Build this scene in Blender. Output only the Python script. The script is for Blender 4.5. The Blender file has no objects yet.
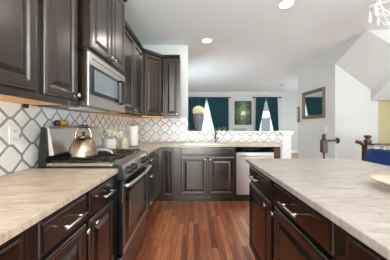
import bpy, bmesh, math, random
from mathutils import Matrix, Vector
random.seed(7)
S = bpy.context.scene
C = S.collection
PI = math.pi

# ------------------------------------------------------------------ camera, world, exposure, added fill lights
cam_d = bpy.data.cameras.new('camera')
cam = bpy.data.objects.new('camera', cam_d); C.objects.link(cam)
cam.location = (0, 0, 1.21); cam.rotation_euler = (PI/2, 0, 0)
cam_d.sensor_width = 36; cam_d.lens = 200/390*36
cam_d.shift_x = 1.3/390; cam_d.shift_y = -4.0/390
cam_d.clip_start = 0.02; cam_d.clip_end = 100
S.camera = cam
S.view_settings.view_transform = 'Standard'; S.view_settings.look = 'None'
S.view_settings.gamma = 1; S.view_settings.use_curve_mapping = False
S.view_settings.exposure = 0.65
S.cycles.max_bounces = 10; S.cycles.diffuse_bounces = 6; S.cycles.glossy_bounces = 5

w = bpy.data.worlds.new('daylight'); S.world = w; w.use_nodes = True
w.node_tree.nodes['Background'].inputs['Color'].default_value = (0.86, 0.93, 1.0, 1)
w.node_tree.nodes['Background'].inputs['Strength'].default_value = 2.2

def area(name, loc, rot, sx, sy, power, col=(1, 1, 1)):
    d = bpy.data.lights.new(name, 'AREA'); d.shape = 'RECTANGLE'; d.size = sx; d.size_y = sy
    d.energy = power; d.color = col
    o = bpy.data.objects.new(name, d); C.objects.link(o); o.location = loc; o.rotation_euler = rot
    return o
# added fill panels, all out of view; the walls behind them have no windows
FILL_COL = (0.80, 0.94, 1.0)
area('fill_back_low', (0.6, -3.3, 0.55), (PI/2+1.4, 0, 0), 4.0, 0.9, 500, FILL_COL)  # added low panel aimed up to brighten the ceiling
area('fill_back_upper', (0.3, -3.35, 1.75), (PI/2, 0, 0), 4.2, 1.3, 20, (0.72, 0.86, 1.0))  # added panel for a cool reflection on the back cabinet doors
area('fill_right_low', (5.35, -0.6, 0.55), (PI/2+.75, 0, PI/2), 3.6, 0.9, 72, FILL_COL)  # added low panel tilted up, fill from the right
area('fill_far_left', (-1.0, 5.6, 1.2), (PI/2-.05, 0, -PI/2+.6), 2.4, 1.6, 62, FILL_COL)  # added panel to brighten the mirror wall and far room
area('fill_far_right', (5.2, 6.9, 1.2), (PI/2-.05, 0, PI/2-.6), 2.4, 1.6, 48, FILL_COL)  # added panel to lift the right part of the far wall

# ------------------------------------------------------------------ materials
def lin(c):
    return tuple(((x/255)/12.92 if x/255 <= .04045 else ((x/255+.055)/1.055)**2.4) for x in c) + (1,)
def mat(name, rgb, rough=.5, metal=0, coat=0, spec=.5, emit=None, estr=0, noise=0, nscale=20, bump=0):
    m = bpy.data.materials.new(name); m.use_nodes = True
    nt = m.node_tree; b = nt.nodes['Principled BSDF']
    b.inputs['Base Color'].default_value = lin(rgb)
    b.inputs['Roughness'].default_value = rough; b.inputs['Metallic'].default_value = metal
    b.inputs['Coat Weight'].default_value = coat; b.inputs['Coat Roughness'].default_value = .12
    b.inputs['Specular IOR Level'].default_value = spec
    if emit:
        b.inputs['Emission Color'].default_value = lin(emit); b.inputs['Emission Strength'].default_value = estr
    if noise or bump:
        tc = nt.nodes.new('ShaderNodeTexCoord'); n = nt.nodes.new('ShaderNodeTexNoise')
        n.inputs['Scale'].default_value = nscale; n.inputs['Detail'].default_value = 4
        nt.links.new(tc.outputs['Object'], n.inputs['Vector'])
        if noise:
            r = nt.nodes.new('ShaderNodeValToRGB'); e = r.color_ramp.elements
            e[0].position = .3; e[1].position = .7
            e[0].color = lin([max(0, x*(1-noise)) for x in rgb]); e[1].color = lin([min(255, x*(1+noise)) for x in rgb])
            nt.links.new(n.outputs['Fac'], r.inputs['Fac']); nt.links.new(r.outputs['Color'], b.inputs['Base Color'])
        if bump:
            bp = nt.nodes.new('ShaderNodeBump'); bp.inputs['Strength'].default_value = bump; bp.inputs['Distance'].default_value = .01
            nt.links.new(n.outputs['Fac'], bp.inputs['Height']); nt.links.new(bp.outputs['Normal'], b.inputs['Normal'])
    return m

class NT:
    """small node helper"""
    def __init__(s, m): s.t = m.node_tree; s.b = s.t.nodes['Principled BSDF']
    def n(s, kind, **kw):
        x = s.t.nodes.new(kind)
        for k, v in kw.items(): setattr(x, k, v)
        return x
    def l(s, a, b): s.t.links.new(a, b)
    def math(s, op, a, b=None, c=None):
        x = s.n('ShaderNodeMath', operation=op)
        for i, v in enumerate((a, b, c)):
            if v is None: continue
            if hasattr(v, 'is_linked') or hasattr(v, 'links'): s.l(v, x.inputs[i])
            else: x.inputs[i].default_value = v
        return x.outputs[0]
    def ramp(s, fac, stops):
        r = s.n('ShaderNodeValToRGB'); e = r.color_ramp.elements
        while len(e) < len(stops): e.new(.5)
        for i, (p, c) in enumerate(stops): e[i].position = p; e[i].color = lin(c)
        s.l(fac, r.inputs['Fac']); return r.outputs['Color']

M = {}
M['wall'] = mat('painted_wall', (204, 203, 199), .6, noise=.008, nscale=3)
M['ceiling'] = mat('ceiling_paint', (233, 236, 236), .8, noise=.008, nscale=2)
M['yellow_wall'] = mat('warm_painted_wall', (200, 190, 156), .7, noise=.01, nscale=3)
M['white_trim'] = mat('white_trim', (236, 234, 231), .35, noise=.005, nscale=5)
M['espresso'] = mat('espresso_wood', (34, 22, 17), .27, coat=.4, spec=.9)
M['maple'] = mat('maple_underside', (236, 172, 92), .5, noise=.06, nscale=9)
M['steel'] = mat('stainless_steel', (222, 218, 212), .32, 1)
M['kettle_steel'] = mat('kettle_steel', (168, 150, 130), .22, 1)
M['dark_steel'] = mat('dark_steel', (140, 138, 138), .28, 1)
M['nickel'] = mat('brushed_nickel', (205, 198, 188), .25, 1)
M['bronze'] = mat('faucet_metal', (150, 138, 120), .22, 1)
M['black_glass'] = mat('black_glass', (12, 12, 14), .06, spec=.5, coat=.1)
M['cooktop'] = mat('cooktop_enamel', (176, 160, 144), .25, .7)
M['oven_window'] = mat('oven_window', (98, 84, 72), .15, spec=.4)
M['mw_glass'] = mat('microwave_glass', (128, 140, 142), .1, spec=.8, coat=.6)
M['black'] = mat('black_plastic', (20, 20, 22), .35)
M['iron'] = mat('cast_iron', (30, 25, 23), .5, spec=.4)
M['white_ceramic'] = mat('white_ceramic', (228, 224, 218), .2, coat=.3)
M['white_plastic'] = mat('white_plastic', (232, 230, 226), .4)
M['paper'] = mat('paper_towel', (238, 236, 230), .9, bump=.2, nscale=120)
M['cream_jar'] = mat('cream_jar', (214, 200, 178), .3, noise=.06, nscale=30)
M['petal'] = mat('cream_petal', (236, 222, 182), .8, noise=.06, nscale=40)
M['leaf'] = mat('leaf', (70, 102, 62), .6, noise=.2, nscale=30)
M['twig'] = mat('pale_sprig', (222, 216, 200), .8, noise=.1, nscale=30)
M['vase'] = mat('grey_vase', (112, 110, 114), .5, noise=.15, nscale=25)
M['yellow'] = mat('yellow_glaze', (206, 160, 52), .35, noise=.15, nscale=40)
M['teal'] = mat('teal_curtain', (22, 70, 78), .85, noise=.08, nscale=6)
M['sheer'] = mat('sheer_curtain', (236, 242, 240), .9)
M['rod'] = mat('rod_metal', (40, 36, 34), .4, .8)
M['frame_wood'] = mat('frame_wood', (118, 98, 84), .45, noise=.15, nscale=14)
M['frame_side'] = mat('frame_side_wood', (112, 90, 74), .5, noise=.15, nscale=14)
M['mirror'] = mat('mirror_glass', (232, 236, 236), .02, 1)
M['newel'] = mat('stained_newel', (74, 47, 36), .35, coat=.3, noise=.15, nscale=12)
M['blue'] = mat('navy_upholstery', (22, 60, 122), .8, noise=.08, nscale=60)
M['stool_leg'] = mat('stool_wood', (52, 36, 28), .4)
M['crystal'] = mat('crystal', (240, 238, 234), .08, spec=.9, coat=.6)
M['facade'] = mat('pale_siding', (226, 226, 222), .8, noise=.03, nscale=3)
M['facade_window'] = mat('facade_window_glass', (96, 108, 112), .2)
M['grass'] = mat('lawn', (120, 132, 96), .9, noise=.15, nscale=3)
M['lens'] = mat('light_lens', (255, 250, 240), .5, emit=(255, 247, 235), estr=9)
M['wire'] = mat('grey_wire', (120, 122, 120), .4, .7)
M['wood_tray'] = mat('tray_wood', (150, 108, 64), .5, noise=.15, nscale=20)
M['clay'] = mat('clay_bowl', (206, 188, 166), .35, noise=.04, nscale=20)

# wood grain for the cabinets
M['espresso'].node_tree.nodes['Principled BSDF'].inputs['Coat IOR'].default_value = 1.7
M['espresso'].node_tree.nodes['Principled BSDF'].inputs['Coat Roughness'].default_value = .2
M['espresso'].node_tree.nodes['Principled BSDF'].inputs['Specular Tint'].default_value = (1, .87, .76, 1)
k = NT(M['espresso']); tc = k.n('ShaderNodeTexCoord'); mp = k.n('ShaderNodeMapping'); mp.inputs['Scale'].default_value = (30, 30, 2.5)
k.l(tc.outputs['Object'], mp.inputs['Vector']); nz = k.n('ShaderNodeTexNoise'); nz.inputs['Scale'].default_value = 1; nz.inputs['Detail'].default_value = 6
k.l(mp.outputs[0], nz.inputs['Vector']); k.l(k.ramp(nz.outputs['Fac'], [(.3, (18, 9, 6)), (.7, (38, 20, 13))]), k.b.inputs['Base Color'])

# hardwood floor: narrow boards running away from the camera
M['floor'] = mat('hardwood', (128, 66, 36), .32, coat=.15)
k = NT(M['floor']); tc = k.n('ShaderNodeTexCoord'); sp = k.n('ShaderNodeSeparateXYZ'); k.l(tc.outputs['Object'], sp.inputs[0])
bx = k.math('DIVIDE', sp.outputs['X'], .06); ix = k.math('FLOOR', bx); fx = k.math('FRACT', bx)
wn = k.n('ShaderNodeTexWhiteNoise', noise_dimensions='1D'); k.l(ix, wn.inputs['W'])
by = k.math('ADD', k.math('DIVIDE', sp.outputs['Y'], .9), k.math('MULTIPLY', wn.outputs['Value'], 7.3)); iy = k.math('FLOOR', by); fy = k.math('FRACT', by)
wn2 = k.n('ShaderNodeTexWhiteNoise', noise_dimensions='2D'); cb = k.n('ShaderNodeCombineXYZ'); k.l(ix, cb.inputs[0]); k.l(iy, cb.inputs[1]); k.l(cb.outputs[0], wn2.inputs['Vector'])
mp = k.n('ShaderNodeMapping'); mp.inputs['Scale'].default_value = (60, 4, 1); k.l(tc.outputs['Object'], mp.inputs['Vector'])
nz = k.n('ShaderNodeTexNoise'); nz.inputs['Detail'].default_value = 5; nz.inputs['Scale'].default_value = 1; k.l(mp.outputs[0], nz.inputs['Vector'])
fac = k.math('ADD', k.math('MULTIPLY', wn2.outputs['Value'], .38), k.math('MULTIPLY', nz.outputs['Fac'], .62))
col = k.ramp(fac, [(.25, (112, 56, 34)), (.5, (160, 92, 58)), (.75, (200, 130, 88))])
gap = k.math('MAXIMUM', k.math('LESS_THAN', fx, .05), k.math('LESS_THAN', fy, .004))
mx = k.n('ShaderNodeMix', data_type='RGBA'); k.l(gap, mx.inputs[0]); k.l(col, mx.inputs[6]); mx.inputs[7].default_value = lin((84, 42, 25))
k.l(mx.outputs[2], k.b.inputs['Base Color'])

# honed stone worktops
def stone(name, a, b, c, sx, sy, rot=0):
    m = mat(name, b, .32, coat=.08); k = NT(m)
    tc = k.n('ShaderNodeTexCoord'); mp = k.n('ShaderNodeMapping'); mp.inputs['Scale'].default_value = (sx, sy, 3); mp.inputs['Rotation'].default_value = (0, 0, rot)
    k.l(tc.outputs['Object'], mp.inputs['Vector'])
    n1 = k.n('ShaderNodeTexNoise'); n1.inputs['Scale'].default_value = 1; n1.inputs['Detail'].default_value = 8; n1.inputs['Roughness'].default_value = .72; n1.inputs['Distortion'].default_value = .8
    k.l(mp.outputs[0], n1.inputs['Vector'])
    k.l(k.ramp(n1.outputs['Fac'], [(.3, a), (.46, b), (.66, c)]), k.b.inputs['Base Color'])
    return m
M['stone'] = stone('tan_granite', (164, 138, 115), (200, 176, 152), (221, 203, 184), 6, 24, .35)
M['stone_island'] = stone('cream_granite', (146, 130, 120), (182, 167, 155), (205, 192, 182), 6, 24, -.45)

# mosaic: white octagons and small diamonds outlined in mirrored glass strips
def mosaic(name, axis):
    m = mat(name, (225, 222, 216), .25, coat=.2); k = NT(m)
    tc = k.n('ShaderNodeTexCoord'); sp = k.n('ShaderNodeSeparateXYZ'); k.l(tc.outputs['Object'], sp.inputs[0])
    p = .17
    off = (-.714/p if axis == 'X' else 1.412/p)
    def cell(o, c0):
        q = k.math('SUBTRACT', k.math('DIVIDE', o, p), c0 - .5 - 100)
        return k.math('SUBTRACT', k.math('FRACT', q), .5), k.math('FLOOR', q)
    a, ia = cell(sp.outputs[axis], off); b, ib = cell(sp.outputs['Z'], 1.004/p)
    aa = k.math('ABSOLUTE', a); bb = k.math('ABSOLUTE', b)
    d1 = k.math('MULTIPLY', k.math('SUBTRACT', k.math('ADD', aa, bb), .585), .7071)
    d = k.math('MAXIMUM', k.math('SUBTRACT', k.math('MAXIMUM', aa, bb), .5), d1)
    ad = k.math('ABSOLUTE', d)
    line = k.math('LESS_THAN', ad, .042)
    grout = k.math('MULTIPLY', k.math('GREATER_THAN', ad, .023), k.math('LESS_THAN', ad, .044))
    cb = k.n('ShaderNodeCombineXYZ'); k.l(ia, cb.inputs[0]); k.l(ib, cb.inputs[1])
    ins = k.math('GREATER_THAN', d, 0); k.l(ins, cb.inputs[2])
    wn = k.n('ShaderNodeTexWhiteNoise', noise_dimensions='3D'); k.l(cb.outputs[0], wn.inputs['Vector'])
    nz = k.n('ShaderNodeTexNoise'); nz.inputs['Scale'].default_value = 6; nz.inputs['Detail'].default_value = 5; k.l(tc.outputs['Object'], nz.inputs['Vector'])
    f = k.math('ADD', k.math('MULTIPLY', wn.outputs['Value'], .5), k.math('MULTIPLY', nz.outputs['Fac'], .5))
    tile = k.ramp(f, [(.2, (226, 221, 214)), (.8, (245, 243, 240))])
    m1 = k.n('ShaderNodeMix', data_type='RGBA'); k.l(line, m1.inputs[0]); k.l(tile, m1.inputs[6]); m1.inputs[7].default_value = lin((214, 216, 212))
    m2 = k.n('ShaderNodeMix', data_type='RGBA'); k.l(grout, m2.inputs[0]); k.l(m1.outputs[2], m2.inputs[6]); m2.inputs[7].default_value = lin((40, 42, 38))
    k.l(m2.outputs[2], k.b.inputs['Base Color'])
    inner = k.math('LESS_THAN', ad, .023)
    k.l(k.math('MULTIPLY', inner, .45), k.b.inputs['Metallic'])
    k.l(k.math('SUBTRACT', .28, k.math('MULTIPLY', inner, .2)), k.b.inputs['Roughness'])
    bp = k.n('ShaderNodeBump'); bp.inputs['Strength'].default_value = .5; bp.inputs['Distance'].default_value = .006
    k.l(k.math('SUBTRACT', 1, k.math('MULTIPLY', ad, 18)), bp.inputs['Height'])
    bp2 = k.math('MULTIPLY', line, 1)
    k.l(k.math('MULTIPLY', bp2, .5), bp.inputs['Strength'])
    k.l(bp.outputs['Normal'], k.b.inputs['Normal'])
    return m
M['mosaic_left'] = mosaic('mosaic_left', 'Y'); M['mosaic_back'] = mosaic('mosaic_back', 'X')

# ------------------------------------------------------------------ mesh helpers
class MB:
    def __init__(s): s.bm = bmesh.new()
    def box(s, x0, x1, y0, y1, z0, z1, bev=0, seg=2):
        t = bmesh.new(); bmesh.ops.create_cube(t, size=1)
        for v in t.verts:
            v.co = Vector((x0 + (v.co.x+.5)*(x1-x0), y0 + (v.co.y+.5)*(y1-y0), z0 + (v.co.z+.5)*(z1-z0)))
        if bev: bmesh.ops.bevel(t, geom=t.edges[:], offset=bev, segments=seg, affect='EDGES', profile=.5)
        s._add(t); return s
    def _add(s, t):
        me = bpy.data.meshes.new('t'); t.to_mesh(me); t.free(); s.bm.from_mesh(me); bpy.data.meshes.remove(me)
    def poly(s, pts, faces):
        vs = [s.bm.verts.new(p) for p in pts]
        for f in faces: s.bm.faces.new([vs[i] for i in f])
        return s
    def prism(s, prof, axis, a, b):
        """2D profile extruded along axis (x: profile is (y,z); y: (x,z); z: (x,y))"""
        f = {'x': lambda p, t: (t, p[0], p[1]), 'y': lambda p, t: (p[0], t, p[1]), 'z': lambda p, t: (p[0], p[1], t)}[axis]
        n = len(prof); t = bmesh.new()
        A = [t.verts.new(f(p, a)) for p in prof]; B = [t.verts.new(f(p, b)) for p in prof]
        t.faces.new(A); t.faces.new(B[::-1])
        for i in range(n): t.faces.new((A[i], B[i], B[(i+1) % n], A[(i+1) % n]))
        bmesh.ops.recalc_face_normals(t, faces=t.faces[:]); s._add(t); return s
    def lathe(s, prof, n=24, loc=(0, 0, 0), axis='z', cap=True):
        """prof: list of (r, h) from bottom to top"""
        t = bmesh.new(); rings = []
        for r, h in prof:
            rings.append([t.verts.new((r*math.cos(2*PI*i/n), r*math.sin(2*PI*i/n), h)) for i in range(n)])
        for a, b in zip(rings, rings[1:]):
            for i in range(n): t.faces.new((a[i], a[(i+1) % n], b[(i+1) % n], b[i]))
        if cap:
            t.faces.new(rings[0][::-1]); t.faces.new(rings[-1])
        if axis == 'y': bmesh.ops.rotate(t, verts=t.verts[:], matrix=Matrix.Rotation(PI/2, 3, 'X'))   # +h -> -y
        if axis == 'x': bmesh.ops.rotate(t, verts=t.verts[:], matrix=Matrix.Rotation(PI/2, 3, 'Y'))
        bmesh.ops.translate(t, verts=t.verts[:], vec=loc)
        for f in t.faces: f.smooth = True
        s._add(t); return s
    def tube(s, pts, r, n=10):
        pts = [Vector(p) for p in pts]; t = bmesh.new(); rings = []
        rs = r if isinstance(r, (list, tuple)) else [r]*len(pts)
        up = Vector((0, 0, 1)); prev = None
        for i, p in enumerate(pts):
            d = (pts[min(i+1, len(pts)-1)] - pts[max(i-1, 0)]).normalized()
            if prev is None:
                u = d.cross(up if abs(d.z) < .9 else Vector((1, 0, 0))).normalized()
            else:
                u = (prev - d*prev.dot(d)).normalized()
            prev = u; v = d.cross(u)
            rings.append([t.verts.new(p + (u*math.cos(2*PI*j/n) + v*math.sin(2*PI*j/n))*rs[i]) for j in range(n)])
        for a, b in zip(rings, rings[1:]):
            for j in range(n): t.faces.new((a[j], a[(j+1) % n], b[(j+1) % n], b[j]))
        t.faces.new(rings[0][::-1]); t.faces.new(rings[-1])
        bmesh.ops.recalc_face_normals(t, faces=t.faces[:])
        for f in t.faces: f.smooth = len(f.verts) == 4
        s._add(t); return s
    def ball(s, loc, r, sub=2, sc=(1, 1, 1)):
        t = bmesh.new(); bmesh.ops.create_icosphere(t, subdivisions=sub, radius=r)
        for v in t.verts: v.co = Vector((v.co.x*sc[0], v.co.y*sc[1], v.co.z*sc[2])) + Vector(loc)
        for f in t.faces: f.smooth = True
        s._add(t); return s
    def build(s, name, m, parent=None):
        me = bpy.data.meshes.new(name); s.bm.to_mesh(me); s.bm.free()
        me.materials.append(m)
        o = bpy.data.objects.new(name, me); C.objects.link(o)
        if parent: o.parent = parent
        return o

def tag(o, label, cat, group=None, kind=None):
    o['label'] = label; o['category'] = cat
    if group: o['group'] = group
    if kind: o['kind'] = kind
    return o
def thing(name, label, cat, loc, rz=0, group=None):
    o = bpy.data.objects.new(name, None); C.objects.link(o); o.empty_display_size = .1
    o.location = loc; o.rotation_euler = (0, 0, rz)
    return tag(o, label, cat, group)
def structure(o):
    o['kind'] = 'structure'; return o
def smooth(o):
    for p in o.data.polygons: p.use_smooth = True
    return o

# a routed raised panel front: local x right, y into the cabinet, z up
def panel_mesh(x0, x1, z0, z1, y=0, th=.025, rail=.055, raised=True):
    mb = MB(); bm = mb.bm
    prof = [(0, th), (0, .009), (.003, .004), (.011, .0025), (.014, 0)]
    prof += [(rail-.012, 0), (rail-.007, .002), (rail-.001, .011), (rail+.003, .013)]
    if raised: prof += [(rail+.010, .013), (rail+.034, .003), (rail+.038, .002)]
    rings = []
    for ins, d in prof:
        rings.append([bm.verts.new(p) for p in ((x0+ins, y+d, z0+ins), (x1-ins, y+d, z0+ins), (x1-ins, y+d, z1-ins), (x0+ins, y+d, z1-ins))])
    for a, b in zip(rings, rings[1:]):
        for i in range(4): bm.faces.new((a[i], a[(i+1) % 4], b[(i+1) % 4], b[i]))
    bm.faces.new(rings[-1]); bm.faces.new(rings[0][::-1])
    return mb
def slab_front(x0, x1, z0, z1, y=0, th=.025):
    mb = MB(); bm = mb.bm; rings = []
    for ins, d in [(0, th), (0, .007), (.002, .004), (.010, .0035), (.016, 0), (.018, 0)]:
        rings.append([bm.verts.new(p) for p in ((x0+ins, y+d, z0+ins), (x1-ins, y+d, z0+ins), (x1-ins, y+d, z1-ins), (x0+ins, y+d, z1-ins))])
    for a, b in zip(rings, rings[1:]):
        for i in range(4): bm.faces.new((a[i], a[(i+1) % 4], b[(i+1) % 4], b[i]))
    bm.faces.new(rings[-1]); bm.faces.new(rings[0][::-1])
    return mb
def knob(parent, x, z, y=0):
    MB().lathe([(.006, 0), (.005, .012), (.006, .016), (.014, .020), (.015, .025), (.012, .029), (.004, .031)], 16, (x, y, z), 'y').build('knob', M['nickel'], parent)
def handle(parent, x, z, L=.15, y=0):
    mb = MB(); mb.tube([(x-L/2, y-.042, z), (x+L/2, y-.042, z)], .0065, 12)
    for s in (-1, 1): mb.tube([(x+s*L*.33, y, z), (x+s*L*.33, y-.042, z)], .0045, 8)
    mb.build('handle', M['nickel'], parent)
def door(parent, x0, x1, z0, z1, kx=None, kz=None, rail=.055):
    d = panel_mesh(x0, x1, z0, z1, rail=rail).build('door', M['espresso'], parent)
    if kx is not None: knob(d, kx, kz)
    return d
def drawer(parent, x0, x1, z0, z1, L=.15):
    d = slab_front(x0, x1, z0, z1).build('drawer', M['espresso'], parent)
    if L: handle(d, (x0+x1)/2, (z0+z1)/2, L)
    return d

# ------------------------------------------------------------------ the setting
XL, YB, ZC = -1.15, 3.79, 2.74
structure(MB().box(-1.6, 5.6, -3.6, 9.2, -.06, 0).build('floor', M['floor']))
structure(MB().box(-1.6, 5.6, -3.6, 9.2, ZC, ZC+.08).build('ceiling', M['ceiling']))
structure(MB().box(XL-.12, XL, -3.6, 9.2, 0, ZC).build('wall_left', M['wall']))
structure(MB().box(XL, -.108, YB, YB+.12, 0, ZC).build('wall_back', M['wall']))
structure(MB().box(-.108, 1.67, YB, YB+.12, 0, 1.085).build('wall_passthrough', M['wall']))
# pilaster that ends the half wall
mb = MB().box(1.67, 1.84, YB-.02, YB+.14, 0, 1.085); mb.box(1.655, 1.855, YB-.035, YB+.155, 1.03, 1.055, .006); mb.box(1.64, 1.87, YB-.05, YB+.17, 1.055, 1.085, .006)
structure(mb.build('trim_1', M['white_trim']))
structure(MB().box(-.106, 1.89, YB-.035, YB+.19, 1.086, 1.113, .006).build('trim_2', M['white_trim']))
# far wall with two window openings
W = [(.02, 1.28), (2.86, 3.72)]; WZ = (.75, 2.40)
YF = 9.0
mb = MB(); xs = [XL] + [v for p in W for v in p] + [5.6]
for i in range(0, len(xs), 2): mb.box(xs[i], xs[i+1], YF, YF+.14, 0, ZC)
for a, b in W: mb.box(a, b, YF, YF+.14, 0, WZ[0]); mb.box(a, b, YF, YF+.14, WZ[1], ZC)
structure(mb.build('wall_far', M['wall']))
for i, (a, b) in enumerate(W):
    mb = MB(); f = .05
    mb.box(a, b, YF+.03, YF+.1, WZ[0], WZ[0]+f); mb.box(a, b, YF+.03, YF+.1, WZ[1]-f, WZ[1])
    mb.box(a, a+f, YF+.03, YF+.1, WZ[0]+f, WZ[1]-f); mb.box(b-f, b, YF+.03, YF+.1, WZ[0]+f, WZ[1]-f)
    mz = (WZ[0]+WZ[1])/2; mb.box(a+f, b-f, YF+.04, YF+.09, mz-.025, mz+.025)
    structure(mb.build('window_%d' % (i+1), M['white_trim']))
# right wall with the mirror, the solid block under the upper stairs, the sloped soffit
XR = 2.757
structure(MB().box(XR, 3.594, 3.90, 5.29, 0, ZC).build('wall_right', M['wall']))
mb = MB()
P = [(XR, 3.18, ZC), (XR, 3.9, 2.42), (3.457, 3.9, 1.91), (3.457, 3.9, 1.70), (5.5, 3.9, 1.70), (5.5, 3.18, 1.70), (4.38, 3.18, 1.70), (3.457, 3.18, 2.30), (5.5, 3.18, ZC), (XR, 3.9, ZC)]
mb.poly(P, [(0, 7, 2, 1), (7, 6, 3, 2), (6, 5, 4, 3), (0, 8, 5, 6, 7), (0, 1, 9)])
structure(mb.build('wall_stairs', M['wall']))
structure(MB().box(3.594, 5.6, 5.17, 5.29, 0, ZC).build('wall_stairwell', M['yellow_wall']))
structure(MB().box(5.5, 5.6, -3.6, 9.2, 0, ZC).build('wall_dining', M['wall']))
structure(MB().box(-1.6, 5.6, -3.6, -3.5, 0, ZC).build('wall_front', M['wall']))
structure(MB().box(XR-.014, XR-.001, 3.9, 5.29, 0, .12).build('baseboard_right', M['white_trim']))
structure(MB().box(XL, 5.5, YF-.015, YF-.001, 0, .12).build('baseboard_far', M['white_trim']))

# outdoors
structure(MB().box(-20, 30, 9.2, 40, -.3, -.25).build('ground', M['grass']))
t = thing('house', 'pale neighbouring house seen between the right pair of teal curtains', 'house', (5.2, 15, -.25))
MB().box(-3, 3.5, 0, 3, 0, 6).build('wall', M['facade'], t)
for x in (-1.0, .2, 1.4):
    for z in (1.1, 2.6): MB().box(x-.32, x+.32, -.04, -.001, z-.0, z+.95, .01).build('window', M['facade_window'], t)

# ------------------------------------------------------------------ tile, ledge
o = MB().box(XL+.001, XL+.011, -.6, YB-.001, .915, 1.50).build('tile_backsplash', M['mosaic_left'])
tag(o, 'white octagon tile backsplash on the left wall behind the range', 'backsplash')
mb = MB().box(XL+.012, -.11, YB-.011, YB-.001, .915, 1.38); mb.box(-.11, 1.668, YB-.011, YB-.001, .915, 1.085)
o = mb.build('tile_backsplash', M['mosaic_back'])
tag(o, 'white octagon tile backsplash behind the sink, under the opening', 'backsplash')

# ------------------------------------------------------------------ worktops
ZT, ZU = .914, .884
o = MB().box(XL+.012, -.525, -.6, 1.396, ZU, ZT, .004).build('countertop', M['stone'])
tag(o, 'tan stone countertop at front left, this side of the range', 'countertop')
mb = MB().box(XL+.012, -.525, 2.164, 3.14, ZU, ZT); SX0, SX1, SY0, SY1 = -.14, .52, 3.24, 3.60
mb.box(XL+.012, SX0, 3.14, YB-.012, ZU, ZT); mb.box(SX1, 1.40, 3.14, YB-.012, ZU, ZT)
mb.box(SX0, SX1, 3.14, SY0, ZU, ZT); mb.box(SX0, SX1, SY1, YB-.012, ZU, ZT)
o = mb.build('countertop', M['stone']); tag(o, 'L-shaped tan stone countertop around the sink and corner', 'countertop')
o = MB().box(.47, 1.45, -.6, 1.82, ZU, ZT, .004).build('countertop', M['stone_island'])
tag(o, 'broad cream stone countertop on the kitchen island', 'countertop')

# sink and faucet
t = thing('sink', 'stainless sink set into the back counter below the opening', 'sink', ((SX0+SX1)/2, (SY0+SY1)/2, ZT))
hx, hy = (SX1-SX0)/2, (SY1-SY0)/2
mb = MB(); mb.box(-hx-.02, hx+.02, -hy-.02, -hy, .0005, .006); mb.box(-hx-.02, hx+.02, hy, hy+.02, .0005, .006); mb.box(-hx-.02, -hx, -hy, hy, .0005, .006); mb.box(hx, hx+.02, -hy, hy, .0005, .006)
mb.build('rim', M['nickel'], t)
mb = MB(); e = .003
for a in ((-hx+e, hx-e, -hy+e, -hy+.007), (-hx+e, hx-e, hy-.007, hy-e), (-hx+e, -hx+.007, -hy+.007, hy-.007), (hx-.007, hx-e, -hy+.007, hy-.007)): mb.box(*a, -.19, .0)
mb.box(-hx+e, hx-e, -hy+e, hy-e, -.195, -.19); mb.build('basin', M['steel'], t)
MB().lathe([(.045, 0), (.045, .003), (.03, .004)], 20, (0, 0, -.19)).build('drain', M['dark_steel'], t)
t = thing('faucet', 'tall gooseneck metal faucet behind the sink', 'faucet', (.405, 3.69, ZT))
MB().lathe([(.026, 0), (.026, .008), (.018, .02), (.014, .05)], 18).build('base', M['bronze'], t)
mb = MB(); pts = [(0, 0, .05), (0, 0, .19)] + [(0, -.05+.05*math.cos(a), .19+.05*math.sin(a)) for a in [PI*i/8 for i in range(1, 9)]] + [(0, -.1, .15)]
mb.tube(pts, .011, 12); mb.build('spout', M['bronze'], t)
MB().tube([(.018, 0, .05), (.045, 0, .06), (.07, -.005, .09)], [.007, .006, .005], 8).build('lever', M['bronze'], t)

# ------------------------------------------------------------------ base cabinets
DZ = (.115, .715, .74, .868)       # door bottom, door top, drawer bottom, drawer top
def base_unit(label, loc, rz, wdt, depth, fronts, group=None, bottom=.10):
    t = thing('base_cabinet', label, 'cabinet', loc, rz, group)
    MB().box(.001, wdt-.001, .026, depth, bottom, .883).build('carcass', M['espresso'], t)
    MB().box(.001, wdt-.001, .085, depth, 0, bottom).build('toe_kick', M['espresso'], t)
    for f in fronts:
        if f[0] == 'drawer': drawer(t, f[1], f[2], f[3], f[4], f[5])
        else: door(t, *f[1:])
    return t
XF = -.54
base_unit('dark base cabinet nearest at lower left with two drawers over doors', (XF, -.06, 0), PI/2, .73, .59,
     [('drawer', .04, .345, DZ[2], DZ[3], .15), ('drawer', .385, .695, DZ[2], DZ[3], .15), ('door', .04, .345, DZ[0], DZ[1], .315, .69), ('door', .385, .695, DZ[0], DZ[1], .415, .69)])
base_unit('dark base cabinet just left of the range, two drawers over two doors', (XF, .67, 0), PI/2, .726, .59,
     [('drawer', .035, .345, DZ[2], DZ[3], .155), ('drawer', .375, .70, DZ[2], DZ[3], .155), ('door', .035, .345, DZ[0], DZ[1], .315, .69), ('door', .375, .70, DZ[0], DZ[1], .405, .69)])
base_unit('slim dark stack of three drawers beyond the range', (XF, 2.166, 0), PI/2, .45, .59,
     [('drawer', .03, .42, .745, .868, .11), ('drawer', .03, .42, .50, .725, .11), ('drawer', .03, .42, .115, .48, .11)])
t = thing('base_cabinet', 'dark corner base cabinet with one narrow door left of the sink doors', 'cabinet', (-.54, 3.16, 0))
mb = MB().box(-.59, .288, .026, .61, .10, .883); mb.box(-.59, -.02, -.54, .026, .10, .883); mb.build('carcass', M['espresso'], t)
mb = MB().box(-.59, .288, .075, .61, 0, .10); mb.box(-.59, -.085, -.54, .075, 0, .10); mb.build('toe_kick', M['espresso'], t)
door(t, .045, .225, DZ[0]-.02, .84, rail=.045)
t = thing('base_cabinet', 'dark double-door sink cabinet with a plain front below the sink', 'cabinet', (-.25, 3.16, 0))
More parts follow.
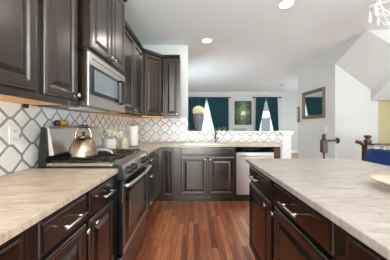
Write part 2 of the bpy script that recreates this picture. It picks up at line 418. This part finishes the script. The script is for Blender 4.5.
mb = MB().box(.001, .915, .026, .04, .10, .883); mb.box(.001, .02, .04, .61, .10, .883); mb.box(.896, .915, .04, .61, .10, .883); mb.box(.02, .896, .04, .61, .10, .12)
mb.build('carcass', M['espresso'], t)
MB().box(.001, .915, .075, .61, 0, .10).build('toe_kick', M['espresso'], t)
drawer(t, .04, .895, .745, .862, 0)
door(t, .045, .455, DZ[0], .72); door(t, .485, .895, DZ[0], .72)
for d, kx in zip([c for c in t.children if c.name.startswith('door')], (.43, .51)): knob(d, kx, .68)
# quarter-round along the toe of the back run
structure(MB().box(-.45, .66, 3.22, 3.234, .001, .02).build('trim_3', M['espresso']))

# dishwasher
t = thing('dishwasher', 'stainless dishwasher with black control strip right of the sink cabinet', 'dishwasher', (.67, 3.16, 0))
MB().box(.004, .596, .03, .6, .11, .878).build('tub', M['black'], t)
MB().box(.004, .596, 0, .03, .125, .79, .004).build('door', M['steel'], t)
MB().box(.004, .596, -.004, .03, .795, .876, .004).build('control_panel', M['black_glass'], t)
MB().box(.01, .59, .07, .09, 0, .11).build('toe_panel', M['black'], t)
mb = MB(); mb.tube([(.06, 0, .745), (.065, -.04, .745), (.3, -.05, .745), (.535, -.04, .745), (.54, 0, .745)], .011, 10); mb.build('handle', M['steel'], t)
o = MB().box(1.272, 1.372, 3.16, 3.77, 0, .883, .003).build('end_panel', M['espresso']); tag(o, 'dark end panel closing the run right of the dishwasher', 'panel')

# island cabinets, fronts face -X
XI = .49
def island(label, y1, wd, fr): return base_unit(label, (XI, y1, 0), -PI/2, wd, .62, fr, bottom=.125)
island('dark island cabinet at the far end with two drawers over two doors', 1.80, 1.12,
    [('drawer', .02, .51, .745, .868, .17), ('drawer', .57, 1.09, .745, .868, .17), ('door', .02, .51, .14, DZ[1], .475, .685), ('door', .57, 1.09, .14, DZ[1], .605, .685)])
island('dark island cabinet at the near end, cut off by the right edge', .68, 1.1,
    [('drawer', .03, .52, .745, .868, .17), ('drawer', .58, 1.07, .745, .868, .17), ('door', .03, .52, .14, DZ[1], .485, .685), ('door', .58, 1.07, .14, DZ[1], .615, .685)])

# ------------------------------------------------------------------ wall cabinets
def wall_unit(label, loc, rz, wdt, depth, h, fronts, crown=True, under='maple'):
    t = thing('wall_cabinet', label, 'cabinet', loc, rz)
    MB().box(.001, wdt-.001, .026, depth, .018, h).build('carcass', M['espresso'], t)
    MB().box(.001, wdt-.001, .026, depth, 0, .0175).build('underside', M[under], t)
    MB().box(.001, wdt-.001, .0205, .04, -.012, .0178).build('light_rail', M['espresso'], t)
    if crown: MB().prism([(.021, h), (.0, h+.008), (-.02, h+.035), (-.02, h+.045), (depth, h+.045), (depth, h)], 'x', .001, wdt-.001).build('crown', M['espresso'], t)
    for f in fronts: door(t, *f)
    return t
ZB, HU = 1.356, 1.03
XU = -.79
wall_unit('tall dark wall cabinet nearest at upper left, left of the microwave', (XU, .66, ZB), PI/2, .738, .348, 1.05, [(.035, .355, .028, 1.03, .065, .06), (.405, .712, .028, 1.03, .682, .06)])
wall_unit('deep dark wall cabinet above the microwave with two doors', (-.73, 1.40, 1.752), PI/2, .764, .408, .79, [(.03, .37, .018, .77, .335, .05), (.39, .735, .018, .77, .42, .05)], under='espresso')
wall_unit('dark wall cabinet between the microwave and the corner', (XU, 2.166, ZB), PI/2, .985, .348, HU-.02, [(.03, .48, .028, HU-.04, .45, .06), (.505, .955, .028, HU-.04, .535, .06)])
# diagonal corner cabinet
t = thing('wall_cabinet', 'dark diagonal wall cabinet across the kitchen corner', 'cabinet', (0, 0, ZB))
x0, y0, x1, y1 = XU-.02, 3.155, -.535, 3.46
prof = [(x0, y0), (x1, y1), (x1, YB-.012), (XL+.012, YB-.012), (XL+.012, y0)]
MB().prism(prof, 'z', .018, HU).build('carcass', M['espresso'], t)
MB().prism(prof, 'z', 0, .0175).build('underside', M['maple'], t)
ang = math.atan2(y1-y0, x1-x0); L = math.hypot(y1-y0, x1-x0)
nx, ny = math.sin(ang), -math.cos(ang)
d = panel_mesh(.03, L-.03, .028, HU-.02, y=-.0255).build('door', M['espresso'], t); d.location = (x0, y0, 0); d.rotation_euler = (0, 0, ang); knob(d, L-.06, .06, -.0255)
pc = [(x0+nx*.03, y0+ny*.03), (x1+nx*.03, y1+ny*.03), (x1, YB-.012), (XL+.012, YB-.012), (XL+.012, y0)]
MB().prism(pc, 'z', HU, HU+.045).build('crown', M['espresso'], t)
wall_unit('narrow dark wall cabinet on the back wall, at the end of the row', (-.533, 3.44, ZB), 0, .296, .338, HU, [(.03, .268, .028, HU-.02, .24, .06, .045)])

# ------------------------------------------------------------------ range
t = thing('range', 'stainless gas range with black oven door between the left cabinets', 'range', (-.51, 1.40, 0), PI/2)
RW = .76
MB().box(.003, RW-.003, .03, .585, .06, .925).build('body', M['black'], t)
for x in (.05, RW-.05):
    for y in (.08, .54): MB().lathe([(.018, 0), (.018, .061)], 12, (x, y, 0)).build('foot', M['black'], t)
d = MB().box(.004, RW-.004, 0, .029, .07, .275, .004).build('drawer', M['dark_steel'], t)
d = MB().box(.004, RW-.004, -.012, .029, .30, .82, .005).build('oven_door', M['black_glass'], t)
MB().box(.006, RW-.006, -.0145, -.0115, .302, .335, .001).build('trim_strip', M['steel'], d)
MB().box(.006, .06, -.0145, -.0115, .337, .818, .001).build('side_strip', M['dark_steel'], d)
MB().box(RW-.06, RW-.006, -.0145, -.0115, .337, .818, .001).build('side_strip', M['dark_steel'], d)
MB().box(.15, RW-.15, -.0135, -.0118, .41, .70, .0006).build('window', M['oven_window'], d)
mb = MB(); n = 14
pts = [(.025, -.012, .785), (.027, -.04, .787)] + [(.035+(RW-.07)*i/n, -.052-.016*math.sin(PI*i/n), .788) for i in range(n+1)] + [(RW-.027, -.04, .787), (RW-.025, -.012, .785)]
mb.tube(pts, .0135, 12).build('handle', M['steel'], d)
d = MB().prism([(-.022, .835), (.0, .925), (.035, .94), (.06, .94), (.06, .835)], 'x', .003, RW-.003).build('control_panel', M['steel'], t)
for x in (-.0, RW-.012):
    MB().prism([(-.024, .832), (-.002, .926), (.034, .942), (.061, .942), (.061, .832)], 'x', x+.001, x+.012).build('end_cap', M['black'], d)
for x in (.12, .23, .53, .64):
    kx = MB().lathe([(.031, 0), (.031, .006), (.026, .01), (.024, .034), (.018, .037)], 18, (0, 0, 0), 'y').build('knob', M['black'], d)
    kx.location = (x, -.0125, .876); kx.rotation_euler = (-.24, 0, 0)
MB().box(.004, RW-.004, .061, .525, .926, .948, .003).build('cooktop', M['cooktop'], t)
for (x, y, r) in ((.13, .17, .045), (.13, .40, .036), (.38, .29, .05), (.63, .17, .045), (.63, .40, .036)):
    b = MB().lathe([(r, .9485), (r, .951), (r*.9, .952)], 22, (x, y, 0)).build('burner', M['dark_steel'], t)
    MB().lathe([(r*.75, .9525), (r*.78, .9545), (r*.7, .9552)], 22, (x, y, 0)).build('burner_cap', M['iron'], b)
for i in range(3):
    a = .012+i*.247; b = a+.241; mb = MB(); y0, y1 = .068, .515; r = .0058; z = .966
    for x in (a+.008, b-.008): mb.box(x-r, x+r, y0, y1, z-.009, z, .002, 1)
    for y in (y0+.006, (y0+y1)/2-.055, (y0+y1)/2+.055, y1-.006): mb.box(a+.014, b-.014, y-r, y+r, z-.009, z, .002, 1)
    mb.box((a+b)/2-r, (a+b)/2+r, y0+.012, y1-.012, z-.009, z-.0005, .002, 1)
    for x in (a+.01, b-.01):
        for y in (y0+.008, y1-.008): mb.box(x-.006, x+.006, y-.006, y+.006, .9485, z-.008)
    mb.build('grate', M['iron'], t)
d = MB().prism([(.527, .926), (.527, .99), (.515, 1.0), (.525, 1.195), (.545, 1.203), (.565, 1.195), (.585, .99), (.585, .926)], 'x', .006, RW-.006).build('backguard', M['black'], t)
def bgy(z): return .485+(z-1.0)*(.03/.195)
MB().prism([(.485, 1.0), (.478, 1.012), (.508, 1.19), (.516, 1.2), (.545, 1.206), (.548, 1.204), (.524, 1.194), (.512, 1.0)], 'x', .012, RW-.008).build('steel_face', M['steel'], d)
MB().box(.29, .47, .5225, .5265, .94, .985, .001).build('display', M['black_glass'], d)

# ------------------------------------------------------------------ microwave
t = thing('microwave', 'stainless over-the-range microwave with curved black handle', 'microwave', (-.74, 1.40, 1.352), PI/2)
MB().box(.004, .758, .008, .396, .0, .388, .003).build('case', M['espresso'], t)
MB().box(.004, .758, .0, .0075, .002, .386, .003).build('front_frame', M['steel'], t)
d = MB().box(.03, .575, -.008, .0, .085, .30, .003).build('door_window', M['black_glass'], t)
MB().box(.075, .52, -.0095, -.0081, .115, .275, .0005).build('glass_pane', M['mw_glass'], d)
mb = MB(); n = 10
mb.tube([(.60, 0, .075), (.60, -.03, .085)] + [(.60, -.04-.02*math.sin(PI*i/n), .09+.2*i/n) for i in range(n+1)] + [(.60, -.03, .295), (.60, 0, .305)], .012, 12); mb.build('handle', M['black'], t)
MB().box(.645, .745, -.006, .0, .085, .30, .003).build('keypad', M['black_glass'], t)
for i in range(10): MB().box(.06+i*.065, .105+i*.065, -.002, .0005, .345, .352).build('vent_slot', M['black'], t)
MB().box(.20, .56, .12, .26, -.006, -.0005, .002).build('lamp_lens', M['white_plastic'], t)
mb = MB().box(.03, .73, .30, .38, -.006, -.0005, .002); mb.build('grease_filter', M['dark_steel'], t)

# ------------------------------------------------------------------ things on the range and left counters
GZ = .9668
t = thing('kettle', 'polished stainless kettle with arched handle on the near left burner', 'kettle', (-.862, 1.565, GZ), 0)
prof = [(.096, 0), (.104, .006), (.104, .02), (.100, .05), (.091, .09), (.075, .125), (.055, .148), (.044, .155)]
MB().lathe(prof, 36).build('body', M['kettle_steel'], t)
l = MB().lathe([(.044, .1555), (.042, .162), (.03, .169), (.008, .174)], 28).build('lid', M['kettle_steel'], t)
MB().lathe([(.007, .1745), (.006, .18), (.013, .187), (.014, .195), (.008, .2)], 16).build('lid_knob', M['black'], l)
ax = Vector((.88, .48, 0)).normalized()
def arc(a0, a1, n): return [tuple(ax*(-.054*math.cos(a)) + Vector((0, 0, .165+.077*math.sin(a)))) for a in [a0+(a1-a0)*i/n for i in range(n+1)]]
h = MB().tube(arc(-.35, PI+.35, 18), .0075, 12).build('handle', M['kettle_steel'], t)
MB().tube(arc(.9, PI-.9, 10), [.010]+[.014]*9+[.010], 12).build('grip', M['black'], h)
bx_ = Vector((-.48, .88, 0))
MB().tube([tuple(bx_*.075+Vector((0, 0, .09))), tuple(bx_*.098+Vector((0, 0, .115))), tuple(bx_*.112+Vector((0, 0, .14)))], [.022, .016, .013], 14).build('spout', M['kettle_steel'], t)
t = thing('spoon_rest', 'white curved spoon rest on the grates right of the kettle', 'spoon rest', (-.80, 1.80, GZ), -.15)
mb = MB(); mb.tube([(-.10, 0, .022), (-.04, 0, .028), (.02, -.005, .028), (.07, -.02, .02), (.095, -.035, .008)], [.012, .012, .012, .012, .008], 10); mb.build('handle', M['white_ceramic'], t)
mb = MB().lathe([(.03, 0), (.05, .012), (.055, .022), (.05, .023), (.045, .014), (.01, .006)], 24, (-.14, 0, 0)); mb.build('bowl', M['white_ceramic'], t)
o = MB(); o.lathe([(.004, -.065), (.02, -.062), (.026, -.045), (.028, -.01), (.026, .03), (.016, .04)], 18, (0, 0, 0), 'x')
t = thing('shaker', 'small yellow shaker with a black cap lying on the backguard', 'shaker', (-1.108, 1.70, 1.206+.0295), PI/2)
o.build('body', M['yellow'], t)
MB().lathe([(.017, -.094), (.022, -.09), (.022, -.066)], 18, (0, 0, 0), 'x').build('cap', M['black'], t)

t = thing('flower_pot', 'white ceramic pot of cream flowers beyond the range', 'flower pot', (-.985, 2.33, ZT+.0005))
MB().lathe([(.07, 0), (.078, .01), (.082, .08), (.08, .15), (.074, .152), (.072, .10), (.06, .02), (.01, .016)], 30).build('pot', M['white_ceramic'], t)
for i in range(9):
    a = i*2.4; r = .02+.012*(i % 4); x, y = r*math.cos(a)*1.6+.03, r*math.sin(a)*1.2+.03; h = .19+.05*((i*7) % 5)/5
    f = MB(); f.tube([(x*.3, y*.3, .02), (x*.7, y*.7, h*.6), (x, y, h)], .003, 6)
    s = f.build('stem', M['twig'], t)
    b = MB()
    for j in range(7): b.ball((x+.026*math.cos(j*.9), y+.026*math.sin(j*.9), h-.03+.03*((j*3) % 4)/2), .021, 1)
    b.build('flower', M['petal'] if i % 3 == 0 else M['twig'], s)
t = thing('storage_jar', 'small cream jar with a lid between flower pot and paper towels', 'jar', (-.872, 2.52, ZT+.0005))
MB().lathe([(.044, 0), (.05, .008), (.05, .10), (.044, .118)], 26).build('jar', M['cream_jar'], t)
MB().lathe([(.047, .1185), (.047, .13), (.02, .136), (.012, .14), (.014, .152), (.006, .158)], 26).build('lid', M['twig'], t)
t = thing('paper_towel_holder', 'upright roll of white paper towels on a stand in the corner', 'paper towels', (-.875, 2.90, ZT+.0005))
MB().lathe([(.075, 0), (.075, .01), (.07, .014)], 28).build('base', M['dark_steel'], t)
MB().lathe([(.007, .0145), (.007, .315), (.013, .322), (.013, .335), (.004, .342)], 14).build('post', M['dark_steel'], t)
MB().lathe([(.02, .016), (.066, .016), (.067, .02), (.067, .288), (.066, .292), (.02, .292)], 36).build('towel_roll', M['paper'], t)

# outlet and clip on the left wall
def plate(label, loc, rz, slots=True, w_=.07, h_=.114):
    t = thing('wall_plate', label, 'outlet' if slots else 'switch', loc, rz)
    MB().box(-w_/2, w_/2, -.006, 0, -h_/2, h_/2, .0025).build('cover', M['white_plastic'], t)
    if slots:
        for z in (-.026, .026):
            r = MB().box(-.016, .016, -.008, -.0061, z-.014, z+.014, .001).build('receptacle', M['white_ceramic'], t)
            for x in (-.006, .006): MB().box(x-.0012, x+.0012, -.0084, -.0081, z-.005, z+.006).build('slot', M['black'], r)
    else: MB().box(-.012, .012, -.012, -.0061, -.02, .02, .002).build('rocker', M['white_ceramic'], t)
plate('white double outlet plate on the left tiled wall', (XL+.0115, 1.265, 1.152), PI/2)
plate('white switch plate on the wall below the mirror', (XR-.001, 4.155, 1.15), -PI/2, False)
t = thing('cabinet_light', 'small black puck light under the nearest wall cabinet by the tile', 'light', (XL+.03, 1.335, ZB-.0285))
MB().lathe([(.013, 0), (.015, .004), (.015, .028)], 18).build('housing', M['black'], t); MB().lathe([(.010, -.002), (.011, -.0002)], 16).build('lens', M['white_plastic'], t)

# ------------------------------------------------------------------ things on the opening's ledge
LZ = 1.1135
t = thing('vase', 'tall grey tapered vase of cream hydrangeas on the ledge', 'vase', (.093, 3.865, LZ))
MB().lathe([(.055, 0), (.06, .006), (.075, .10), (.098, .24), (.104, .30), (.10, .325), (.092, .325), (.094, .29), (.06, .05), (.01, .03)], 32).build('vessel', M['vase'], t)
mb = MB()
for i in range(70):
    z = 1-2*(i+.5)/70*.75; a = i*2.39996; r = math.sqrt(max(0, 1-z*z)); mb.ball((.1*r*math.cos(a), .1*r*math.sin(a), .385+.085*z), .022, 1)
mb.ball((0, 0, .385), .085, 2); mb.build('flower_head', M['petal'], t)
t = thing('tray', 'small wooden dish on the ledge left of the grey vase', 'dish', (-.045, 3.86, LZ))
MB().lathe([(.035, 0), (.05, .012), (.056, .026), (.05, .027), (.03, .01), (.005, .008)], 24).build('dish', M['wood_tray'], t)
for i, (px, h) in enumerate(((219.5, .05), (224, .065))):
    X = (px-193.7)*3.86/200
    t = thing('potted_plant', ['tiny green plant on the ledge, nearer the vase', 'tiny green plant on the ledge, nearer the painting'][i], 'plant', (X, 3.86, LZ))
    MB().lathe([(.018, 0), (.026, .025), (.022, .026), (.018, .02)], 16).build('pot', M['clay'], t)
    mb = MB()
    for j in range(14):
        a = j*2.4; r = .015+.02*(j % 3)/2; mb.ball((r*math.cos(a), r*math.sin(a), .035+h*.5*((j*5) % 7)/7), .012, 1, (1, 1, 1.5))
    mb.build('foliage', M['leaf'], t)
t = thing('wire_basket', 'long low grey wire basket on the ledge below the painting', 'basket', (.89, 3.865, LZ))
mb = MB()
for z, k_ in ((.004, .85), (.03, .93), (.055, 1)):
    mb.tube([(.14*k_, .05*k_, z), (-.14*k_, .05*k_, z), (-.14*k_, -.05*k_, z), (.14*k_, -.05*k_, z), (.14*k_, .05*k_, z)], .003, 6)
for i in range(9):
    x = -.12+.03*i; mb.tube([(x, -.05, .055), (x*.9, -.043, .004), (x*.9, .043, .004), (x, .05, .055)], .002, 6)
mb.build('basket', M['wire'], t)

# ------------------------------------------------------------------ far room
def PX(px, Y): return (px-193.7)*Y/200
def PZ(py, Y): return 1.21-(py-126)*Y/200
def curtain(label, tx0, tx1, bx0, bx1, zt, zb, Y, pleats, zm=1.0):
    """zm: height at which the tied-back edge reaches its narrow width"""
    nu, nv = pleats*8, 18; mb = MB(); bm = mb.bm; rows = []
    for j in range(nv+1):
        z = zt+(zb-zt)*j/nv; f = min(1, (zt-z)/(zt-zm))
        a = tx0+(bx0-tx0)*f; b = tx1+(bx1-tx1)*f
        rows.append([bm.verts.new((a+(b-a)*i/nu, Y+.028*math.sin(2*PI*pleats*i/nu), z)) for i in range(nu+1)])
    for r0, r1 in zip(rows, rows[1:]):
        for i in range(nu): bm.faces.new((r0[i], r0[i+1], r1[i+1], r1[i]))
    o = mb.build('curtain', M['teal']); smooth(o)
    s = o.modifiers.new('cloth', 'SOLIDIFY'); s.thickness = .006
    return tag(o, label, 'curtain')
YC = 8.90; zt = PZ(98, YC)
curtain('teal curtain panel behind the grey vase', PX(187, YC), PX(206.3, YC), PX(187, YC), PX(200, YC), zt, .03, YC, 7)
curtain('teal curtain panel just left of the painting', PX(206.7, YC), PX(228.5, YC), PX(214.5, YC), PX(228.5, YC), zt, .03, YC, 7)
curtain('teal curtain panel just right of the painting', PX(256, YC), PX(265.8, YC), PX(255.5, YC), PX(259, YC), zt, .03, YC, 5)
curtain('rightmost teal curtain panel on the far wall', PX(266.2, YC), PX(277.5, YC), PX(273.5, YC), PX(278.5, YC), zt, .03, YC, 5)
for lab, a, b in (('black curtain rod over the wide left pair of curtains', 186, 230), ('black curtain rod over the right pair of curtains', 253.5, 280.5)):
    z = zt+.022; X0, X1 = PX(a, YC), PX(b, YC)
    t = thing('curtain_rod', lab, 'curtain rod', (X0, YC, z))
    MB().tube([(0, 0, 0), (X1-X0, 0, 0)], .016, 10).build('rod', M['rod'], t)
    for x in (0, X1-X0):
        MB().ball((x, 0, 0), .035).build('finial', M['rod'], t)
        MB().tube([(x+(.08 if x == 0 else -.08), 0, 0), (x+(.08 if x == 0 else -.08), .099, 0)], .01, 8).build('bracket', M['rod'], t)
# sheer behind the left pair
mb = MB(); bm = mb.bm; rows = []
for z in (2.42, .05): rows.append([bm.verts.new((PX(197, 8.96)+(PX(219, 8.96)-PX(197, 8.96))*i/60, 8.965+.012*math.sin(i*1.3), z)) for i in range(61)])
for i in range(60): bm.faces.new((rows[0][i], rows[0][i+1], rows[1][i+1], rows[1][i]))
o = mb.build('sheer_curtain', M['sheer']); smooth(o); tag(o, 'white sheer curtain between the wide left pair of teal panels', 'curtain')
k = NT(M['sheer']); tr = k.n('ShaderNodeBsdfTranslucent'); tr.inputs[0].default_value = (.85, .92, .9, 1)
ms = k.n('ShaderNodeMixShader'); ms.inputs[0].default_value = .6; k.l(k.b.outputs[0], ms.inputs[1]); k.l(tr.outputs[0], ms.inputs[2])
k.l(ms.outputs[0], k.t.nodes['Material Output'].inputs['Surface'])
# painting
Yp = YF-.004
t = thing('painting', 'framed green garden painting between the curtained windows', 'painting', (PX(243, Yp), Yp, PZ(113, Yp)))
hw, hh = .38, .53
M['art'] = mat('green_art', (110, 150, 90), .6); k = NT(M['art'])
tc = k.n('ShaderNodeTexCoord'); nz = k.n('ShaderNodeTexNoise'); nz.inputs['Scale'].default_value = 7; nz.inputs['Detail'].default_value = 6; k.l(tc.outputs['Object'], nz.inputs['Vector'])
sp = k.n('ShaderNodeSeparateXYZ'); k.l(tc.outputs['Object'], sp.inputs[0])
rad = k.math('ADD', k.math('ABSOLUTE', k.math('MULTIPLY', sp.outputs['X'], 2.2)), k.math('ABSOLUTE', k.math('MULTIPLY', sp.outputs['Z'], 1.1)))
f = k.math('ADD', k.math('MULTIPLY', nz.outputs['Fac'], .7), k.math('SUBTRACT', .55, k.math('MULTIPLY', rad, .55)))
k.l(k.ramp(f, [(.2, (38, 52, 42)), (.5, (70, 94, 62)), (.75, (128, 148, 100)), (.9, (206, 214, 182))]), k.b.inputs['Base Color'])
MB().box(-hw+.012, hw-.012, -.024, -.006, -hh+.012, hh-.012).build('canvas', M['art'], t)
mb = MB(); mb.box(-hw, hw, -.032, 0, -hh, -hh+.02); mb.box(-hw, hw, -.032, 0, hh-.02, hh); mb.box(-hw, -hw+.02, -.032, 0, -hh+.02, hh-.02); mb.box(hw-.02, hw, -.032, 0, -hh+.02, hh-.02)
mb.build('frame', M['rod'], t)
MB().box(-.09, .10, -.026, -.0241, -.09, .07).build('pale_building', M['white_trim'], t)

# ------------------------------------------------------------------ mirror wall
t = thing('mirror', 'square mirror in a wide wooden frame on the right wall', 'mirror', (XR-.001, 4.605, 1.71), -PI/2)
hw, hh, fw = .415, .325, .075
mb = MB()
def rail_(pts): mb.prism(pts, 'x', 0, 0)
rings = []
for ins, y in ((0, 0), (0, -.035), (.012, -.045), (.045, -.035), (fw-.01, -.02), (fw, -.012), (fw, -.002)):
    rings.append([mb.bm.verts.new(p) for p in ((-hw+ins, y, -hh+ins), (hw-ins, y, -hh+ins), (hw-ins, y, hh-ins), (-hw+ins, y, hh-ins))])
for a, b in zip(rings, rings[1:]):
    for i in range(4): mb.bm.faces.new((a[i], a[(i+1) % 4], b[(i+1) % 4], b[i]))
mb.build('frame', M['frame_side'], t)
MB().box(-hw+fw-.004, hw-fw+.004, -.008, -.003, -hh+fw-.004, hh-fw+.004).build('glass', M['mirror'], t)
t = thing('picture_frame', 'narrow wooden frame seen edge-on at the far end of the mirror wall', 'picture frame', (XR-.001, 5.24, 1.51), -PI/2)
MB().box(-.045, .045, -.04, 0, -.20, .20, .006).build('frame', M['frame_wood'], t)
MB().box(-.03, .03, -.042, -.0401, -.18, .18).build('panel', M['clay'], t)

# newels and hand rails of the stairs
def newel(t, h, s):
    MB().box(-s, s, -s, s, 0, h-.16, .004).build('shaft', M['newel'], t)
    MB().lathe([(s*.7, h-.16), (s*.6, h-.14), (s*.95, h-.12), (s*1.05, h-.09), (s*.6, h-.065), (s*.5, h-.05), (s*.9, h-.035), (s*.95, h-.015), (s*.5, h)], 20).build('finial', M['newel'], t)
def railprof(w_=.03, z=0): return [(-w_, z), (-w_*1.05, z+.025), (-w_*.6, z+.045), (w_*.6, z+.045), (w_*1.05, z+.025), (w_, z)]
t = thing('stair_railing', 'dark wooden newel with short rail to the wall below the mirror', 'railing', (2.50, 3.84, 0))
MB().lathe([(.03, 0), (.03, .1), (.018, .14), (.024, .4), (.016, .6), (.022, .70)], 18).build('turned_shaft', M['newel'], t)
MB().box(-.048, .048, -.048, .048, .7005, .95, .008).build('block', M['newel'], t)
MB().lathe([(.04, .9505), (.028, .975), (.034, .99), (.038, 1.02), (.03, 1.045), (.012, 1.06)], 20).build('finial', M['newel'], t)
MB().prism(railprof(.026, .905), 'x', .045, XR-2.50-.022).build('hand_rail', M['newel'], t)
MB().lathe([(.055, 0), (.055, .012), (.04, .02)], 22, (XR-2.50-.001, 0, .928), 'x').build('rosette', M['newel'], t)
t.children[-1].location = (0, 0, 0)
t = thing('stair_railing', 'dark wooden newel and railing with white balusters behind the blue stool', 'railing', (2.785, 3.2, 0))
newel(t, 1.065, .055)
MB().prism(railprof(.03, .885), 'x', .063, 1.4).build('hand_rail', M['newel'], t)
MB().tube([(-.055, .01, .90), (-.10, .03, .945), (-.15, .05, .955)], [.03, .03, .026], 12).build('rail_stub', M['newel'], t)
for i in range(12): MB().lathe([(.014, 0), (.014, .1), (.02, .3), (.011, .6), (.014, .888)], 12, (.16+.105*i, 0, 0)).build('baluster', M['white_trim'], t)

# ------------------------------------------------------------------ blue stool at the island, chandelier, bowl
t = thing('bar_stool', 'navy blue upholstered stool tucked up to the right side of island', 'stool', (1.425, 1.705, 0), 0)
MB().box(-.22, .18, -.22, .22, .60, .68, .03, 3).build('seat', M['blue'], t)
mb = MB(); bm = mb.bm; n = 14; rows = []
for x, dz in ((.15, 0), (.22, 0)):
    rows.append([bm.verts.new((x+.05-.05*math.cos(PI*(i/n-.5)*1.0), -.235+.47*i/n, .64)) for i in range(n+1)] + [bm.verts.new((x+.09-.05*math.cos(PI*(i/n-.5)*1.0), -.235+.47*i/n, 1.005-.022*abs(2*i/n-1)**3)) for i in range(n, -1, -1)])
N = len(rows[0]); bm.faces.new(rows[0]); bm.faces.new(rows[1][::-1])
for i in range(N): bm.faces.new((rows[0][i], rows[1][i], rows[1][(i+1) % N], rows[0][(i+1) % N]))
bmesh.ops.recalc_face_normals(bm, faces=bm.faces[:])
bmesh.ops.bevel(bm, geom=[e for e in bm.edges if e.calc_face_angle(0) > .9], offset=.016, segments=3, affect='EDGES')
mb.build('backrest', M['blue'], t)
for x, y in ((-.19, -.19), (-.19, .19), (.16, -.19), (.16, .19)):
    MB().tube([(x*1.12, y*1.1, 0), (x, y, .605)], [.016, .022], 10).build('leg', M['stool_leg'], t)
for y in (-.2, .2): MB().tube([(-.205, y, .22), (.172, y, .22)], .011, 8).build('stretcher', M['stool_leg'], t)
for x in (-.205, .172): MB().tube([(x, -.2, .25), (x, .2, .25)], .011, 8).build('stretcher', M['stool_leg'], t)

t = thing('chandelier', 'white crystal chandelier hanging in the top right corner', 'chandelier', (2.07, 2.05, 0))
MB().lathe([(.02, ZC-.035), (.06, ZC-.02), (.065, ZC-.001)], 24).build('canopy', M['crystal'], t)
MB().tube([(0, 0, ZC-.03), (0, 0, 2.52)], .006, 8).build('chain', M['nickel'], t)
MB().lathe([(.006, 2.18), (.02, 2.20), (.03, 2.24), (.012, 2.28), (.02, 2.36), (.035, 2.42), (.015, 2.47), (.012, 2.53)], 18).build('stem', M['crystal'], t)
for i in range(8):
    a = PI + i*2*PI/8; c, s = math.cos(a), math.sin(a)
    arm = MB(); arm.tube([(c*.015, s*.015, 2.40), (c*.06, s*.06, 2.37), (c*.12, s*.12, 2.40), (c*.17, s*.17, 2.46), (c*.175, s*.175, 2.50)], .006, 8)
    ar = arm.build('arm', M['crystal'], t)
    MB().lathe([(.01, 2.49), (.03, 2.50), (.034, 2.512), (.012, 2.513)], 14, (c*.175, s*.175, 0)).build('candle_cup', M['crystal'], ar)
    MB().lathe([(.003, 2.485), (.008, 2.46), (.016, 2.375), (.012, 2.345), (.002, 2.332)], 8, (c*.197, s*.197, 0)).build('crystal_drop', M['crystal'], ar)
    mb = MB()
    for j in range(13):
        f = j/12; r = .165*(1-f)+.03*f; mb.ball((c*r, s*r, 2.485*(1-f)+2.225*f-.05*math.sin(PI*f)), .009 if j % 3 else .012, 1)
    mb.build('crystal_strand', M['crystal'], t)
    mb = MB(); a2 = a+2*PI/8
    for j in range(9):
        f = j/8; x = .175*(c*(1-f)+math.cos(a2)*f); y = .175*(s*(1-f)+math.sin(a2)*f); mb.ball((x, y, 2.48-.035*math.sin(PI*f)), .008, 1)
    mb.build('crystal_swag', M['crystal'], t)

t = thing('bowl', 'shallow pale bowl on the island, cut off by the right edge', 'bowl', (.975, .90, ZT+.0005))
MB().lathe([(.06, 0), (.065, .004), (.055, .012), (.09, .02), (.132, .04), (.138, .046), (.133, .047), (.09, .028), (.02, .022)], 40).build('bowl', M['clay'], t)

# ------------------------------------------------------------------ ceiling lights
for lab, x, y, pw in (('round recessed ceiling light nearest the camera, top center', 1.16, 2.51, 4), ('round recessed ceiling light over the sink', .238, 3.58, 4), ('tiny round recessed ceiling light in the far room, off', 3.29, 7.46, 0)):
    t = thing('recessed_light', lab, 'ceiling light', (x, y, ZC))
    MB().lathe([(.105, -.004), (.10, -.009), (.078, -.006), (.078, -.001), (.105, -.001)], 32, cap=False).build('trim_ring', M['white_trim'], t)
    MB().lathe([(.077, -.006), (.077, -.002)], 32).build('lens', M['lens'] if pw else M['wire'], t)
    if pw:
        d = bpy.data.lights.new('can_light', 'AREA'); d.shape = 'DISK'; d.size = .15; d.energy = pw; d.color = (1, .93, .84)
        l = bpy.data.objects.new('can_light', d); C.objects.link(l); l.parent = t; l.location = (0, 0, -.012)
# cans over the near part of the kitchen and the dining area (outside the frame) and the warm lamp of the stairwell
for x, y in ((1.2, -1.6), (3.4, .6)):
    d = bpy.data.lights.new('can_light', 'AREA'); d.shape = 'DISK'; d.size = .15; d.energy = 4; d.color = (1, .93, .84)
    l = bpy.data.objects.new('can_light', d); C.objects.link(l); l.location = (x, y, ZC-.015)
d = bpy.data.lights.new('stairwell_lamp', 'POINT'); d.energy = 7; d.color = (1, .93, .8); d.shadow_soft_size = .12
l = bpy.data.objects.new('stairwell_lamp', d); C.objects.link(l); l.location = (4.6, 4.5, 1.55)

# things of one kind share a group
G = {'wall_cabinet': 'dark wall cabinets above the counters', 'base_cabinet': 'dark base cabinets under the counters', 'curtain': 'teal curtain panels on the far wall',
     'curtain_rod': 'black curtain rods on the far wall', 'recessed_light': 'recessed ceiling lights', 'potted_plant': 'tiny plants on the ledge',
     'stair_railing': 'dark wooden stair railings', 'countertop': 'stone countertops', 'tile_backsplash': 'octagon tile backsplashes'}
for o in S.objects:
    if o.parent is None and 'label' in o and o.name.split('.')[0] in G:
        o['group'] = G[o.name.split('.')[0]]
